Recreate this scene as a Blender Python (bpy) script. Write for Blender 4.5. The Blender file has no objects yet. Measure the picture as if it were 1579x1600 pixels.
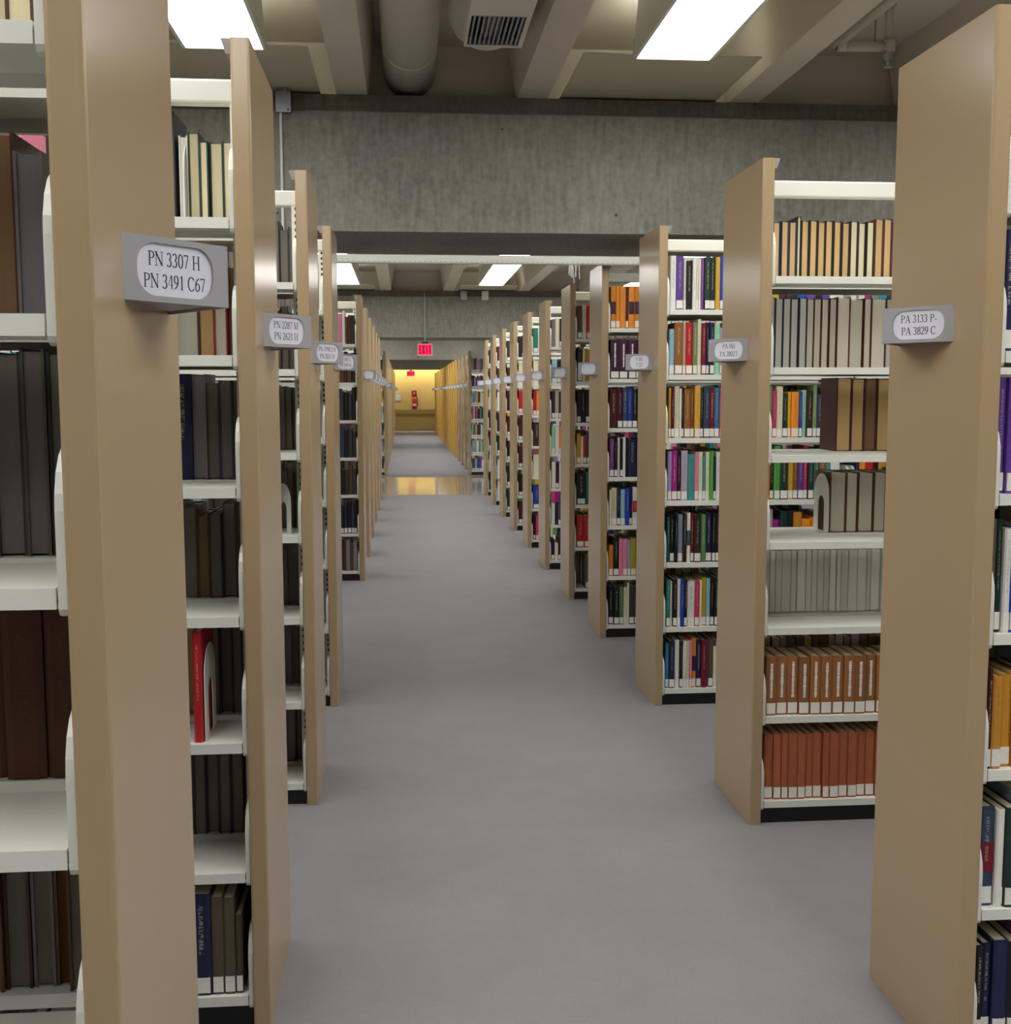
import bpy, math, random
from mathutils import Matrix, Vector
random.seed(7)
S = bpy.context.scene
COL = S.collection
PI = math.pi

# ------------------------------------------------------------------ camera
CAMZ = 1.5137
cam_d = bpy.data.cameras.new('camera')
cam = bpy.data.objects.new('camera', cam_d); COL.objects.link(cam)
cam_d.sensor_fit = 'HORIZONTAL'; cam_d.sensor_width = 36.0; cam_d.lens = 1799.8 / 1579.0 * 36.0
cam_d.clip_start = 0.02; cam_d.clip_end = 200
_p, _y, _r = math.radians(5.885), math.radians(5.006), math.radians(-0.081)
FW = Vector((math.sin(_y) * math.cos(_p), math.cos(_y) * math.cos(_p), -math.sin(_p)))
RT = Vector((math.cos(_y), -math.sin(_y), 0)); UP = RT.cross(FW)
RT2 = RT * math.cos(_r) + UP * math.sin(_r); UP2 = -RT * math.sin(_r) + UP * math.cos(_r)
cam.matrix_world = Matrix(((RT2.x, UP2.x, -FW.x, 0), (RT2.y, UP2.y, -FW.y, 0), (RT2.z, UP2.z, -FW.z, CAMZ), (0, 0, 0, 1)))
S.camera = cam

# ------------------------------------------------------------------ world, exposure
w = bpy.data.worlds.new('world'); S.world = w; w.use_nodes = True
w.node_tree.nodes['Background'].inputs[0].default_value = (0.8, 0.82, 0.85, 1)
w.node_tree.nodes['Background'].inputs[1].default_value = 0.02
S.view_settings.view_transform = 'Standard'; S.view_settings.look = 'None'
S.view_settings.gamma = 1.0; S.view_settings.use_curve_mapping = False
S.view_settings.exposure = 0.12
S.cycles.use_denoising = True
S.cycles.max_bounces = 8; S.cycles.diffuse_bounces = 5
LENS_POWER = 11.0            # radiance of the fluorescent diffusers
LENS_TINT = (1.0, 0.985, 0.95)

# ------------------------------------------------------------------ materials
def srgb(r, g, b):
    f = lambda c: ((c / 255 + 0.055) / 1.055) ** 2.4 if c > 10 else c / 255 / 12.92
    return (f(r), f(g), f(b), 1)

def newmat(name):
    m = bpy.data.materials.new(name); m.use_nodes = True
    nt = m.node_tree
    return m, nt, nt.nodes['Principled BSDF'], nt.nodes.new, nt.links.new

def plain(name, col, rough=0.5, metal=0.0, spec=0.5, var=0.06, scale=30.0, bump=0.0, emit=0.0):
    m, nt, b, N, L = newmat(name)
    b.inputs['Roughness'].default_value = rough; b.inputs['Metallic'].default_value = metal
    b.inputs['Specular IOR Level'].default_value = spec
    tc = N('ShaderNodeTexCoord'); nz = N('ShaderNodeTexNoise'); nz.inputs['Scale'].default_value = scale
    nz.inputs['Detail'].default_value = 4
    L(tc.outputs['Object'], nz.inputs['Vector'])
    mx = N('ShaderNodeMix'); mx.data_type = 'RGBA'
    mx.inputs[6].default_value = tuple(c * (1 - var) for c in col[:3]) + (1,)
    mx.inputs[7].default_value = tuple(min(1, c * (1 + var)) for c in col[:3]) + (1,)
    L(nz.outputs['Fac'], mx.inputs[0]); L(mx.outputs[2], b.inputs['Base Color'])
    if bump:
        bp = N('ShaderNodeBump'); bp.inputs['Strength'].default_value = bump; bp.inputs['Distance'].default_value = 0.002
        L(nz.outputs['Fac'], bp.inputs['Height']); L(bp.outputs['Normal'], b.inputs['Normal'])
    if emit:
        b.inputs['Emission Color'].default_value = col; b.inputs['Emission Strength'].default_value = emit
    return m

def concrete(name, c0, c1, streak=1.0):
    m, nt, b, N, L = newmat(name)
    b.inputs['Roughness'].default_value = 0.85; b.inputs['Specular IOR Level'].default_value = 0.25
    tc = N('ShaderNodeTexCoord')
    mp = N('ShaderNodeMapping'); mp.inputs['Scale'].default_value = (16, 16, 2.6)
    L(tc.outputs['Object'], mp.inputs['Vector'])
    n1 = N('ShaderNodeTexNoise'); n1.inputs['Scale'].default_value = 2.2; n1.inputs['Detail'].default_value = 7
    L(mp.outputs['Vector'], n1.inputs['Vector'])
    n2 = N('ShaderNodeTexNoise'); n2.inputs['Scale'].default_value = 1.3; n2.inputs['Detail'].default_value = 6
    L(tc.outputs['Object'], n2.inputs['Vector'])
    n3 = N('ShaderNodeTexNoise'); n3.inputs['Scale'].default_value = 34; n3.inputs['Detail'].default_value = 3
    L(tc.outputs['Object'], n3.inputs['Vector'])
    a = N('ShaderNodeMath'); a.operation = 'ADD'; L(n1.outputs['Fac'], a.inputs[0]); L(n2.outputs['Fac'], a.inputs[1])
    a2 = N('ShaderNodeMath'); a2.operation = 'MULTIPLY_ADD'; L(n3.outputs['Fac'], a2.inputs[0]); a2.inputs[1].default_value = 0.8
    L(a.outputs[0], a2.inputs[2])
    r = N('ShaderNodeMapRange'); r.inputs[1].default_value = 0.85; r.inputs[2].default_value = 1.95
    L(a2.outputs[0], r.inputs[0])
    mx = N('ShaderNodeMix'); mx.data_type = 'RGBA'; mx.inputs[6].default_value = c0; mx.inputs[7].default_value = c1
    L(r.outputs[0], mx.inputs[0])
    # small pits
    v = N('ShaderNodeTexVoronoi'); v.inputs['Scale'].default_value = 5.5; L(tc.outputs['Object'], v.inputs['Vector'])
    lt = N('ShaderNodeMath'); lt.operation = 'LESS_THAN'; lt.inputs[1].default_value = 0.05; L(v.outputs['Distance'], lt.inputs[0])
    mx2 = N('ShaderNodeMix'); mx2.data_type = 'RGBA'; mx2.inputs[7].default_value = tuple(c * 0.45 for c in c0[:3]) + (1,)
    L(lt.outputs[0], mx2.inputs[0]); L(mx.outputs[2], mx2.inputs[6]); L(mx2.outputs[2], b.inputs['Base Color'])
    bp = N('ShaderNodeBump'); bp.inputs['Strength'].default_value = 0.35; bp.inputs['Distance'].default_value = 0.006
    L(a2.outputs[0], bp.inputs['Height']); L(bp.outputs['Normal'], b.inputs['Normal'])
    return m

def carpet(name):
    m, nt, b, N, L = newmat(name)
    b.inputs['Roughness'].default_value = 0.95; b.inputs['Specular IOR Level'].default_value = 0.1
    tc = N('ShaderNodeTexCoord')
    wv = N('ShaderNodeTexWave'); wv.bands_direction = 'Y'; wv.inputs['Scale'].default_value = 42; wv.inputs['Distortion'].default_value = 0.6
    L(tc.outputs['Object'], wv.inputs['Vector'])
    n = N('ShaderNodeTexNoise'); n.inputs['Scale'].default_value = 1.2; n.inputs['Detail'].default_value = 10; n.inputs['Roughness'].default_value = 0.82
    L(tc.outputs['Object'], n.inputs['Vector'])
    n2 = N('ShaderNodeTexNoise'); n2.inputs['Scale'].default_value = 160; n2.inputs['Detail'].default_value = 2
    L(tc.outputs['Object'], n2.inputs['Vector'])
    a = N('ShaderNodeMath'); a.operation = 'MULTIPLY_ADD'; L(wv.outputs['Fac'], a.inputs[0]); a.inputs[1].default_value = 0.25; L(n.outputs['Fac'], a.inputs[2])
    a2 = N('ShaderNodeMath'); a2.operation = 'MULTIPLY_ADD'; L(n2.outputs['Fac'], a2.inputs[0]); a2.inputs[1].default_value = 0.5; L(a.outputs[0], a2.inputs[2])
    r = N('ShaderNodeMapRange'); r.inputs[1].default_value = 0.3; r.inputs[2].default_value = 1.45; L(a2.outputs[0], r.inputs[0])
    mx = N('ShaderNodeMix'); mx.data_type = 'RGBA'
    mx.inputs[6].default_value = srgb(119, 117, 120); mx.inputs[7].default_value = srgb(147, 145, 149)
    L(r.outputs[0], mx.inputs[0]); L(mx.outputs[2], b.inputs['Base Color'])
    bp = N('ShaderNodeBump'); bp.inputs['Strength'].default_value = 0.5; bp.inputs['Distance'].default_value = 0.002
    L(a2.outputs[0], bp.inputs['Height']); L(bp.outputs['Normal'], b.inputs['Normal'])
    return m

def cover(name, col):
    """cloth or paper cover with a line of print down the spine (spine faces local -Y)"""
    m, nt, b, N, L = newmat('cover_' + name.replace(' ', '_'))
    b.inputs['Roughness'].default_value = 0.45; b.inputs['Specular IOR Level'].default_value = 0.4
    lum = 0.3 * col[0] + 0.59 * col[1] + 0.11 * col[2]
    ink = srgb(225, 215, 180) if lum < 0.22 else srgb(60, 55, 60)
    if name in ('umber', 'olive', 'charcoal', 'dull brown', 'rust orange', 'tan brown', 'grey', 'pale grey', 'plum'): ink = tuple(min(1, c * 1.5 + .01) for c in col[:3]) + (1,)
    tc = N('ShaderNodeTexCoord'); sp = N('ShaderNodeSeparateXYZ'); L(tc.outputs['Generated'], sp.inputs[0])
    def cmpn(src, lo, hi):
        a = N('ShaderNodeMath'); a.operation = 'GREATER_THAN'; a.inputs[1].default_value = lo; L(src, a.inputs[0])
        c = N('ShaderNodeMath'); c.operation = 'LESS_THAN'; c.inputs[1].default_value = hi; L(src, c.inputs[0])
        d = N('ShaderNodeMath'); d.operation = 'MULTIPLY'; L(a.outputs[0], d.inputs[0]); L(c.outputs[0], d.inputs[1]); return d.outputs[0]
    mp = N('ShaderNodeMapping'); mp.inputs['Scale'].default_value = (3, 1, 60)
    L(tc.outputs['Generated'], mp.inputs['Vector'])
    oi = N('ShaderNodeObjectInfo'); ad = N('ShaderNodeVectorMath'); ad.operation = 'ADD'
    ml = N('ShaderNodeMath'); ml.operation = 'MULTIPLY'; ml.inputs[1].default_value = 97; L(oi.outputs['Random'], ml.inputs[0])
    L(mp.outputs[0], ad.inputs[0]); L(ml.outputs[0], ad.inputs[1])
    nz = N('ShaderNodeTexNoise'); nz.inputs['Scale'].default_value = 1.6; nz.inputs['Detail'].default_value = 1; L(ad.outputs[0], nz.inputs['Vector'])
    g = N('ShaderNodeMath'); g.operation = 'GREATER_THAN'; g.inputs[1].default_value = 0.52; L(nz.outputs['Fac'], g.inputs[0])
    mul = N('ShaderNodeMath'); mul.operation = 'MULTIPLY'; L(cmpn(sp.outputs[0], 0.38, 0.62), mul.inputs[0]); L(cmpn(sp.outputs[2], 0.38, 0.9), mul.inputs[1])
    mul2 = N('ShaderNodeMath'); mul2.operation = 'MULTIPLY'; L(mul.outputs[0], mul2.inputs[0]); L(cmpn(sp.outputs[1], -1, 0.04), mul2.inputs[1])
    mul3 = N('ShaderNodeMath'); mul3.operation = 'MULTIPLY'; L(mul2.outputs[0], mul3.inputs[0]); L(g.outputs[0], mul3.inputs[1])
    mul4 = N('ShaderNodeMath'); mul4.operation = 'MULTIPLY'; L(mul3.outputs[0], mul4.inputs[0]); mul4.inputs[1].default_value = 0.38
    mx = N('ShaderNodeMix'); mx.data_type = 'RGBA'; mx.inputs[6].default_value = col; mx.inputs[7].default_value = ink
    L(mul4.outputs[0], mx.inputs[0])
    hsv = N('ShaderNodeHueSaturation'); rr = N('ShaderNodeMapRange'); rr.inputs[3].default_value = 0.85; rr.inputs[4].default_value = 1.15
    L(oi.outputs['Random'], rr.inputs[0]); L(rr.outputs[0], hsv.inputs['Value']); L(mx.outputs[2], hsv.inputs['Color'])
    L(hsv.outputs[0], b.inputs['Base Color'])
    return m

def pages_mat(name, col):
    m, nt, b, N, L = newmat('pages_' + name)
    b.inputs['Roughness'].default_value = 0.85; b.inputs['Specular IOR Level'].default_value = 0.15
    tc = N('ShaderNodeTexCoord'); mp = N('ShaderNodeMapping'); mp.inputs['Scale'].default_value = (420, 2, 1.5); L(tc.outputs['Object'], mp.inputs[0])
    nz = N('ShaderNodeTexNoise'); nz.inputs['Scale'].default_value = 1; nz.inputs['Detail'].default_value = 3; L(mp.outputs[0], nz.inputs['Vector'])
    mx = N('ShaderNodeMix'); mx.data_type = 'RGBA'; mx.inputs[6].default_value = tuple(c * .78 for c in col[:3]) + (1,); mx.inputs[7].default_value = col
    L(nz.outputs['Fac'], mx.inputs[0])
    hsv = N('ShaderNodeHueSaturation'); oi = N('ShaderNodeObjectInfo'); rr = N('ShaderNodeMapRange'); rr.inputs[3].default_value = 0.88; rr.inputs[4].default_value = 1.1
    L(oi.outputs['Random'], rr.inputs[0]); L(rr.outputs[0], hsv.inputs['Value']); L(mx.outputs[2], hsv.inputs['Color']); L(hsv.outputs[0], b.inputs['Base Color'])
    return m

def post_mat():
    """white upright with its column of dark slots"""
    m, nt, b, N, L = newmat('slotted_white')
    b.inputs['Roughness'].default_value = 0.4
    tc = N('ShaderNodeTexCoord'); sp = N('ShaderNodeSeparateXYZ'); L(tc.outputs['Object'], sp.inputs[0])
    md = N('ShaderNodeMath'); md.operation = 'MODULO'; md.inputs[1].default_value = 0.0254; L(sp.outputs[2], md.inputs[0])
    gt = N('ShaderNodeMath'); gt.operation = 'LESS_THAN'; gt.inputs[1].default_value = 0.012; L(md.outputs[0], gt.inputs[0])
    ab = N('ShaderNodeMath'); ab.operation = 'ABSOLUTE'; L(sp.outputs[0], ab.inputs[0])
    lt = N('ShaderNodeMath'); lt.operation = 'LESS_THAN'; lt.inputs[1].default_value = 0.004; L(ab.outputs[0], lt.inputs[0])
    mu = N('ShaderNodeMath'); mu.operation = 'MULTIPLY'; L(gt.outputs[0], mu.inputs[0]); L(lt.outputs[0], mu.inputs[1])
    mx = N('ShaderNodeMix'); mx.data_type = 'RGBA'; mx.inputs[6].default_value = srgb(226, 228, 218); mx.inputs[7].default_value = srgb(20, 20, 20)
    L(mu.outputs[0], mx.inputs[0]); L(mx.outputs[2], b.inputs['Base Color'])
    return m

def emissive(name, col, power):
    m, nt, b, N, L = newmat(name)
    b.inputs['Base Color'].default_value = (0.8, 0.8, 0.8, 1)
    b.inputs['Emission Color'].default_value = tuple(col[:3]) + (1,); b.inputs['Emission Strength'].default_value = power
    return m

M = {}
M['carpet'] = carpet('grey_carpet')
M['polished'] = plain('polished_floor', srgb(150, 146, 136), rough=0.09, spec=0.9, var=0.05, scale=3)
M['concrete'] = concrete('board_marked_concrete', srgb(112, 111, 104), srgb(170, 168, 159))
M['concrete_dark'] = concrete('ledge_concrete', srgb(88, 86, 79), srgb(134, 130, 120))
M['paint'] = plain('ceiling_paint', srgb(214, 207, 194), rough=0.8, spec=0.2, var=0.05, scale=2.5)
M['board'] = plain('ceiling_board', srgb(200, 195, 175), rough=0.8, spec=0.2, var=0.03, scale=3)
M['duct'] = plain('duct_paint', srgb(220, 214, 202), rough=0.55, var=0.05, scale=4)
M['tan'] = plain('tan_enamel', srgb(174, 151, 117), rough=0.21, spec=0.55, var=0.025, scale=2.0)
M['white'] = plain('white_enamel', srgb(228, 230, 221), rough=0.38, var=0.02, scale=3)
M['slotted'] = post_mat()
M['black'] = plain('black_base', srgb(14, 14, 15), rough=0.5, var=0.1)
M['grey'] = plain('sign_grey', srgb(168, 168, 172), rough=0.45, metal=0.15, var=0.03)
M['card'] = plain('sign_card', srgb(226, 228, 240), rough=0.6, var=0.02)
M['ink'] = plain('ink', srgb(45, 45, 58), rough=0.7, var=0.02)
M['label'] = plain('paper_label', srgb(232, 230, 222), rough=0.7, var=0.08, scale=90)
M['steel'] = plain('galvanised_steel', srgb(160, 166, 172), rough=0.45, metal=0.6, var=0.05)
M['pipe'] = plain('pipe_paint', srgb(200, 194, 178), rough=0.5, var=0.03)
M['yellow'] = plain('yellow_paint', srgb(228, 200, 124), rough=0.7, var=0.02, scale=2)
M['wall'] = plain('wall_paint', srgb(170, 168, 160), rough=0.8, var=0.04, scale=2)
M['red'] = plain('extinguisher_red', srgb(176, 24, 30), rough=0.3, var=0.03)
M['bookend_red'] = plain('red_enamel', srgb(200, 30, 28), rough=0.35, var=0.03)
M['clip'] = plain('clip_metal', srgb(150, 146, 136), rough=0.5)
M['ochre_panel'] = plain('ochre_enamel', srgb(206, 160, 72), rough=0.3, var=0.03, scale=2)
M['hole'] = plain('dark_recess', srgb(16, 16, 16), rough=0.9, var=0.1)
M['exit_glow'] = emissive('exit_face', srgb(255, 58, 104), 1.0)
M['exit_case'] = plain('exit_case', srgb(190, 190, 186), rough=0.5)
M['lens'] = emissive('fluorescent_diffuser', LENS_TINT, LENS_POWER)
M['warm_lens'] = emissive('warm_tube', (1.0, 0.9, 0.68), 42.0)

PAL = {'white': (222, 222, 216), 'cream': (222, 214, 184), 'purple': (98, 66, 150), 'violet': (128, 72, 140), 'black': (26, 26, 28), 'pink': (222, 130, 160),
 'dark green': (26, 52, 46), 'yellow': (214, 170, 48), 'blue': (34, 66, 168), 'light blue': (150, 196, 214), 'brown': (140, 92, 46), 'beige': (190, 172, 146),
 'red': (186, 34, 44), 'olive green': (112, 134, 92), 'dark red': (118, 20, 40), 'navy': (30, 36, 74), 'mint': (150, 206, 172), 'gold': (206, 156, 58),
 'maroon': (74, 24, 34), 'slate blue': (52, 66, 92), 'teal': (70, 150, 148), 'deep teal': (22, 84, 84), 'sky blue': (40, 128, 164), 'lavender': (150, 140, 184),
 'magenta': (150, 34, 124), 'grey lilac': (168, 158, 172), 'green': (84, 160, 66), 'pale slate': (140, 158, 182), 'dark brown': (52, 36, 32), 'leaf green': (84, 130, 84),
 'sea green': (36, 120, 104), 'raspberry': (196, 56, 104), 'mustard': (176, 160, 40), 'orange': (226, 138, 38), 'plum': (62, 28, 56), 'rust orange': (166, 94, 60),
 'tan brown': (150, 98, 56), 'charcoal': (56, 55, 56), 'grey': (126, 122, 128), 'olive': (84, 78, 62), 'dull brown': (96, 66, 46), 'pale grey': (204, 207, 196), 'umber': (84, 46, 26), 'ochre': (190, 134, 44)}
for k, v in PAL.items():
    M['c_' + k] = cover(k, srgb(*v))
PG = {'tan': (214, 180, 126), 'cream': (226, 214, 176), 'grey': (212, 212, 208), 'ivory': (222, 216, 200), 'face': (136, 130, 136), 'brown': (140, 110, 82), 'umber': (104, 66, 40), 'pale': (240, 242, 232), 'dim': (128, 120, 112)}  # last tone has the shade inside the PN-side shelves put into it
for k, v in PG.items():
    M['p_' + k] = pages_mat(k, srgb(*v))

# ------------------------------------------------------------------ mesh helpers
class MB:
    def __init__(s): s.v, s.f, s.m = [], [], []
    def add(s, vs, fs, mi=0):
        o = len(s.v); s.v += vs
        for f in fs: s.f.append(tuple(i + o for i in f)); s.m.append(mi)
    def box(s, x0, x1, y0, y1, z0, z1, mi=0):
        s.add([(x0, y0, z0), (x1, y0, z0), (x1, y1, z0), (x0, y1, z0), (x0, y0, z1), (x1, y0, z1), (x1, y1, z1), (x0, y1, z1)],
              [(0, 3, 2, 1), (4, 5, 6, 7), (0, 1, 5, 4), (1, 2, 6, 5), (2, 3, 7, 6), (3, 0, 4, 7)], mi); return s
    def prism(s, poly, a0, a1, axis='z', mi=0):
        """polygon extruded along an axis: z -> poly is (x,y); x -> (y,z); y -> (x,z)"""
        n = len(poly)
        mk = {'z': lambda p, a: (p[0], p[1], a), 'x': lambda p, a: (a, p[0], p[1]), 'y': lambda p, a: (p[0], a, p[1])}[axis]
        vs = [mk(p, a0) for p in poly] + [mk(p, a1) for p in poly]
        fs = [(i, (i + 1) % n, n + (i + 1) % n, n + i) for i in range(n)] + [tuple(reversed(range(n))), tuple(range(n, 2 * n))]
        s.add(vs, fs, mi); return s
    def tube(s, p0, p1, r, n=12, mi=0, r1=None):
        p0, p1 = Vector(p0), Vector(p1); d = (p1 - p0).normalized(); r1 = r if r1 is None else r1
        a = d.cross(Vector((0, 0, 1)) if abs(d.z) < .9 else Vector((1, 0, 0))).normalized(); b = d.cross(a)
        vs = [tuple(p0 + (a * math.cos(t) + b * math.sin(t)) * r) for t in [2 * PI * i / n for i in range(n)]]
        vs += [tuple(p1 + (a * math.cos(t) + b * math.sin(t)) * r1) for t in [2 * PI * i / n for i in range(n)]]
        s.add(vs, [(i, (i + 1) % n, n + (i + 1) % n, n + i) for i in range(n)] + [tuple(reversed(range(n))), tuple(range(n, 2 * n))], mi); return s
    def lathe(s, prof, c=(0, 0, 0), n=20, mi=0):
        vs = [(c[0] + r * math.cos(2 * PI * i / n), c[1] + r * math.sin(2 * PI * i / n), c[2] + z) for r, z in prof for i in range(n)]
        k = len(prof)
        s.add(vs, [(j * n + i, j * n + (i + 1) % n, (j + 1) * n + (i + 1) % n, (j + 1) * n + i) for j in range(k - 1) for i in range(n)]
              + [tuple(reversed(range(n))), tuple((k - 1) * n + i for i in range(n))], mi); return s
    def mesh(s, name, mats):
        me = bpy.data.meshes.new(name); me.from_pydata(s.v, [], s.f)
        for m in (mats if isinstance(mats, (list, tuple)) else [mats]): me.materials.append(m if not isinstance(m, str) else M[m])
        if any(s.m): me.polygons.foreach_set('material_index', s.m)
        me.validate(); me.update()
        import bmesh
        b = bmesh.new(); b.from_mesh(me); bmesh.ops.recalc_face_normals(b, faces=b.faces); b.to_mesh(me); b.free()
        return me
    def build(s, name, mats, parent=None, loc=(0, 0, 0), smooth=False):
        me = s.mesh(name, mats)
        if smooth: me.shade_smooth()
        return put(name, me, parent, loc)

def put(name, me, parent=None, loc=(0, 0, 0), rz=0.0):
    o = bpy.data.objects.new(name, me); COL.objects.link(o)
    o.location = loc; o.rotation_euler = (0, 0, rz)
    if parent: o.parent = parent
    return o
def empty(name, loc=(0, 0, 0)):
    o = bpy.data.objects.new(name, None); COL.objects.link(o); o.location = loc; o.empty_display_size = 0.1
    return o
def tag(o, label, cat, group=None):
    o['label'] = label; o['category'] = cat
    if group: o['group'] = group
    return o
def struct(o, label=None):
    o['kind'] = 'structure'
    if label: o['label'] = label
    return o
def rrect(x0, x1, y0, y1, r, k=3):
    pts = []
    for cx, cy, a in ((x1 - r, y1 - r, 0), (x0 + r, y1 - r, 90), (x0 + r, y0 + r, 180), (x1 - r, y0 + r, 270)):
        for i in range(k + 1):
            t = math.radians(a + 90 * i / k); pts.append((cx + r * math.cos(t), cy + r * math.sin(t)))
    return pts
ORD = ['zeroth', 'first', 'second', 'third', 'fourth', 'fifth', 'sixth', 'seventh', 'eighth', 'ninth', 'tenth', 'eleventh', 'twelfth', 'thirteenth', 'fourteenth', 'fifteenth',
       'sixteenth', 'seventeenth', 'eighteenth', 'nineteenth', 'twentieth', 'twenty-first', 'twenty-second', 'twenty-third', 'twenty-fourth', 'twenty-fifth', 'twenty-sixth', 'twenty-seventh', 'twenty-eighth', 'twenty-ninth', 'thirtieth']

# ------------------------------------------------------------------ the room
XW0, XW1, YB, YE = -6.0, 8.0, -6.0, 47.2
CORR0, CORR1 = 17.26, 21.0
struct(MB().box(XW0, XW1, YB, CORR0, -.1, 0).build('floor', 'carpet'), 'grey ribbed carpet down the long aisle')
struct(MB().box(XW0, XW1, CORR0, CORR1, -.1, -.002).build('floor_crossing', 'polished'), 'polished hard floor of the cross corridor')
struct(MB().box(XW0, XW1, CORR1, YE + 1, -.1, 0).build('floor_beyond', 'carpet'), 'grey carpet beyond the cross corridor')
SLAB = 3.55
struct(MB().box(XW0, XW1, YB, YE + 1, SLAB, SLAB + .15).build('ceiling', 'paint'), 'painted concrete ceiling slab between the ribs')
struct(MB().box(XW0 - .1, XW0, YB, YE + 1, 0, SLAB).build('wall_left', 'wall'))
struct(MB().box(XW1, XW1 + .1, YB, YE + 1, 0, SLAB).build('wall_right', 'wall'))
struct(MB().box(XW0, XW1, YB - .1, YB, 0, SLAB).build('wall_back', 'wall'))
# far wall: the painted upper wall projects over a recessed lower wall, with a sloping soffit between
struct(MB().prism([(YE, SLAB), (YE, .86), (YE + .22, .68), (YE + 1.0, .68), (YE + 1.0, SLAB)], XW0, XW1, 'x').build('wall_far', 'yellow'), 'yellow painted wall closing the aisle')
struct(MB().box(XW0, XW1, YE + .6, YE + 1.0, 0, .68).build('wall_far_base', 'yellow'), 'recessed lower part of the yellow wall')

BEAMS = [6.84, 19.54, 32.5, 45.4]
BNAME = ['near', 'second', 'third', 'far']
for i, y in enumerate(BEAMS):
    struct(MB().box(XW0, XW1, y, y + 1.09, 2.447, 3.115).build('concrete_beam', 'concrete'), BNAME[i] + ' board-marked concrete beam across the aisle')
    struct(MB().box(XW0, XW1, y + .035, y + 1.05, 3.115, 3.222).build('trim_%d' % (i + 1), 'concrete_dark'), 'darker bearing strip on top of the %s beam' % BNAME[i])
    struct(MB().box(XW0, XW1, y + .2, y + .9, 3.222, SLAB).build('wall_infill', 'paint'))
    for x in (-2.0, 5.6):
        if i < 3: struct(MB().prism(rrect(x - .35, x + .35, y + .15, y + .95, .03), 0, 2.447).build('column', 'concrete'), 'square concrete column carrying the %s beam' % BNAME[i])
RIBS = [-3.8, -2.6, -1.55, -.28, .762, 2.02, 3.06, 4.32, 5.36, 6.62]
spans = [(YB, 6.95), (7.8, 19.65), (20.5, 32.6), (33.45, 45.5), (46.3, YE)]
for x in RIBS:
    for (a, b) in spans:
        struct(MB().prism([(x - .088, 3.222), (x + .088, 3.222), (x + .14, SLAB), (x - .14, SLAB)], a, b, 'y').build('ceiling_rib', 'paint'), None)
# boards closing the ceiling between light fixtures and beams
for i, y in enumerate(BEAMS[:2]):
    for (a, b) in ((-1.40, -.46), (.93, 1.86), (3.2, 4.1)):
        struct(MB().box(a, b, y - .82, y + .19, 3.236, 3.242).build('ceiling_board', 'board'))

# ------------------------------------------------------------------ ceiling lights
def light(xc, y0, y1, label):
    t = empty('ceiling_light', (xc, (y0 + y1) / 2, 3.2)); tag(t, label, 'light', 'fluorescent fixtures in rows between the ribs')
    h = (y1 - y0) / 2 - .004
    b = MB(); wo, wi = .205, .187
    for sx in (-1, 1): b.prism([(sx * wo, 0), (sx * wi, 0), (sx * (wi - .004), .02), (sx * (wi - .03), SLAB - 3.2 - .005), (sx * (wo - .03), SLAB - 3.2 - .005)], -h, h, 'y')
    for sy in (-1, 1): b.box(-wo, wo, min(sy * h, sy * (h - .012)), max(sy * h, sy * (h - .012)), 0.0, .1)
    b.build('housing', 'white', t)
    MB().box(-wi + .002, wi - .002, -h + .013, h - .013, .006, .012).build('diffuser', 'lens', t)
ROWN = {-3.16: 'outer row past the PN side', -.86: 'row left of the ducts', 1.38: 'row right of the ducts', 3.67: 'outer row past the PA side'}
for bi, (a, b) in enumerate(((-4.0, 5.98), (8.2, 18.35), (21.5, 31.6), (34.4, 44.5))):
    n = 4; st = (b - a) / n
    for x in ROWN:
        for k in range(1 if bi == 0 else 0, n if bi < 3 else 3):
            light(x, a + k * st, a + (k + 1) * st, 'white fluorescent ceiling light, %s back from the %s beam, %s' % (ORD[n - k], BNAME[bi], ROWN[x]))
wl = empty('wall_washer', (.6, YE - .38, 2.95)); tag(wl, 'warm tube lamp washing the yellow far wall', 'light')
MB().box(-2.6, 2.6, -.08, .08, .03, .1).build('housing', 'white', wl)
MB().box(-2.55, 2.55, -.05, .05, .0, .03).build('diffuser', 'warm_lens', wl)

# ------------------------------------------------------------------ ducts, pipes, conduits
d = empty('air_duct', (.05, 0, 3.39)); tag(d, 'plain round painted air duct beside the first rib', 'duct')
b = MB().tube((0, YB + .2, 0), (0, 7.03, 0), .150, 32); b.build('duct_pipe', 'duct', d, smooth=True)
for y in (1.2, 3.0, 4.8, 6.4): MB().tube((0, y, 0), (0, y + .03, 0), .152, 32).build('joint_band', 'duct', d)
d = empty('air_duct', (.42, 0, 3.375)); tag(d, 'shorter round air duct carrying a square grille box', 'duct')
b = MB().tube((0, YB + .2, 0), (0, 5.80, 0), .192, 32); b.build('duct_pipe', 'duct', d, smooth=True)
cap = MB(); prev = .175
for i in range(6):
    a0, a1 = PI / 2 * i / 6, PI / 2 * (i + 1) / 6
    cap.tube((0, 5.80 + .2 * math.sin(a0), 0), (0, 5.80 + .2 * math.sin(a1), 0), .18 * math.cos(a0) + .012, 32, 0, .18 * math.cos(a1) + .012)
cap.build('end_cap', 'duct', d)
GX0, GX1, GY0, GY1, GZ = -.108, .135, 5.20, 5.63, -.225
gb = MB().box(GX0 - .012, GX1 + .02, 4.5, GY0, GZ, -.05).box(GX0 - .012, GX0, GY0, GY1 + .03, GZ, -.05).box(GX1, GX1 + .02, GY0, GY1 + .03, GZ, -.05).box(GX0, GX1, GY1, GY1 + .03, GZ, -.05).box(GX0, GX1, GY0, GY1, -.09, -.06)
gb.build('grille_box', 'duct', d)
MB().box(GX0 + .001, GX1 - .001, GY0 + .001, GY1 - .001, -.188, -.18).build('grille_back', 'hole', d)
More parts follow.
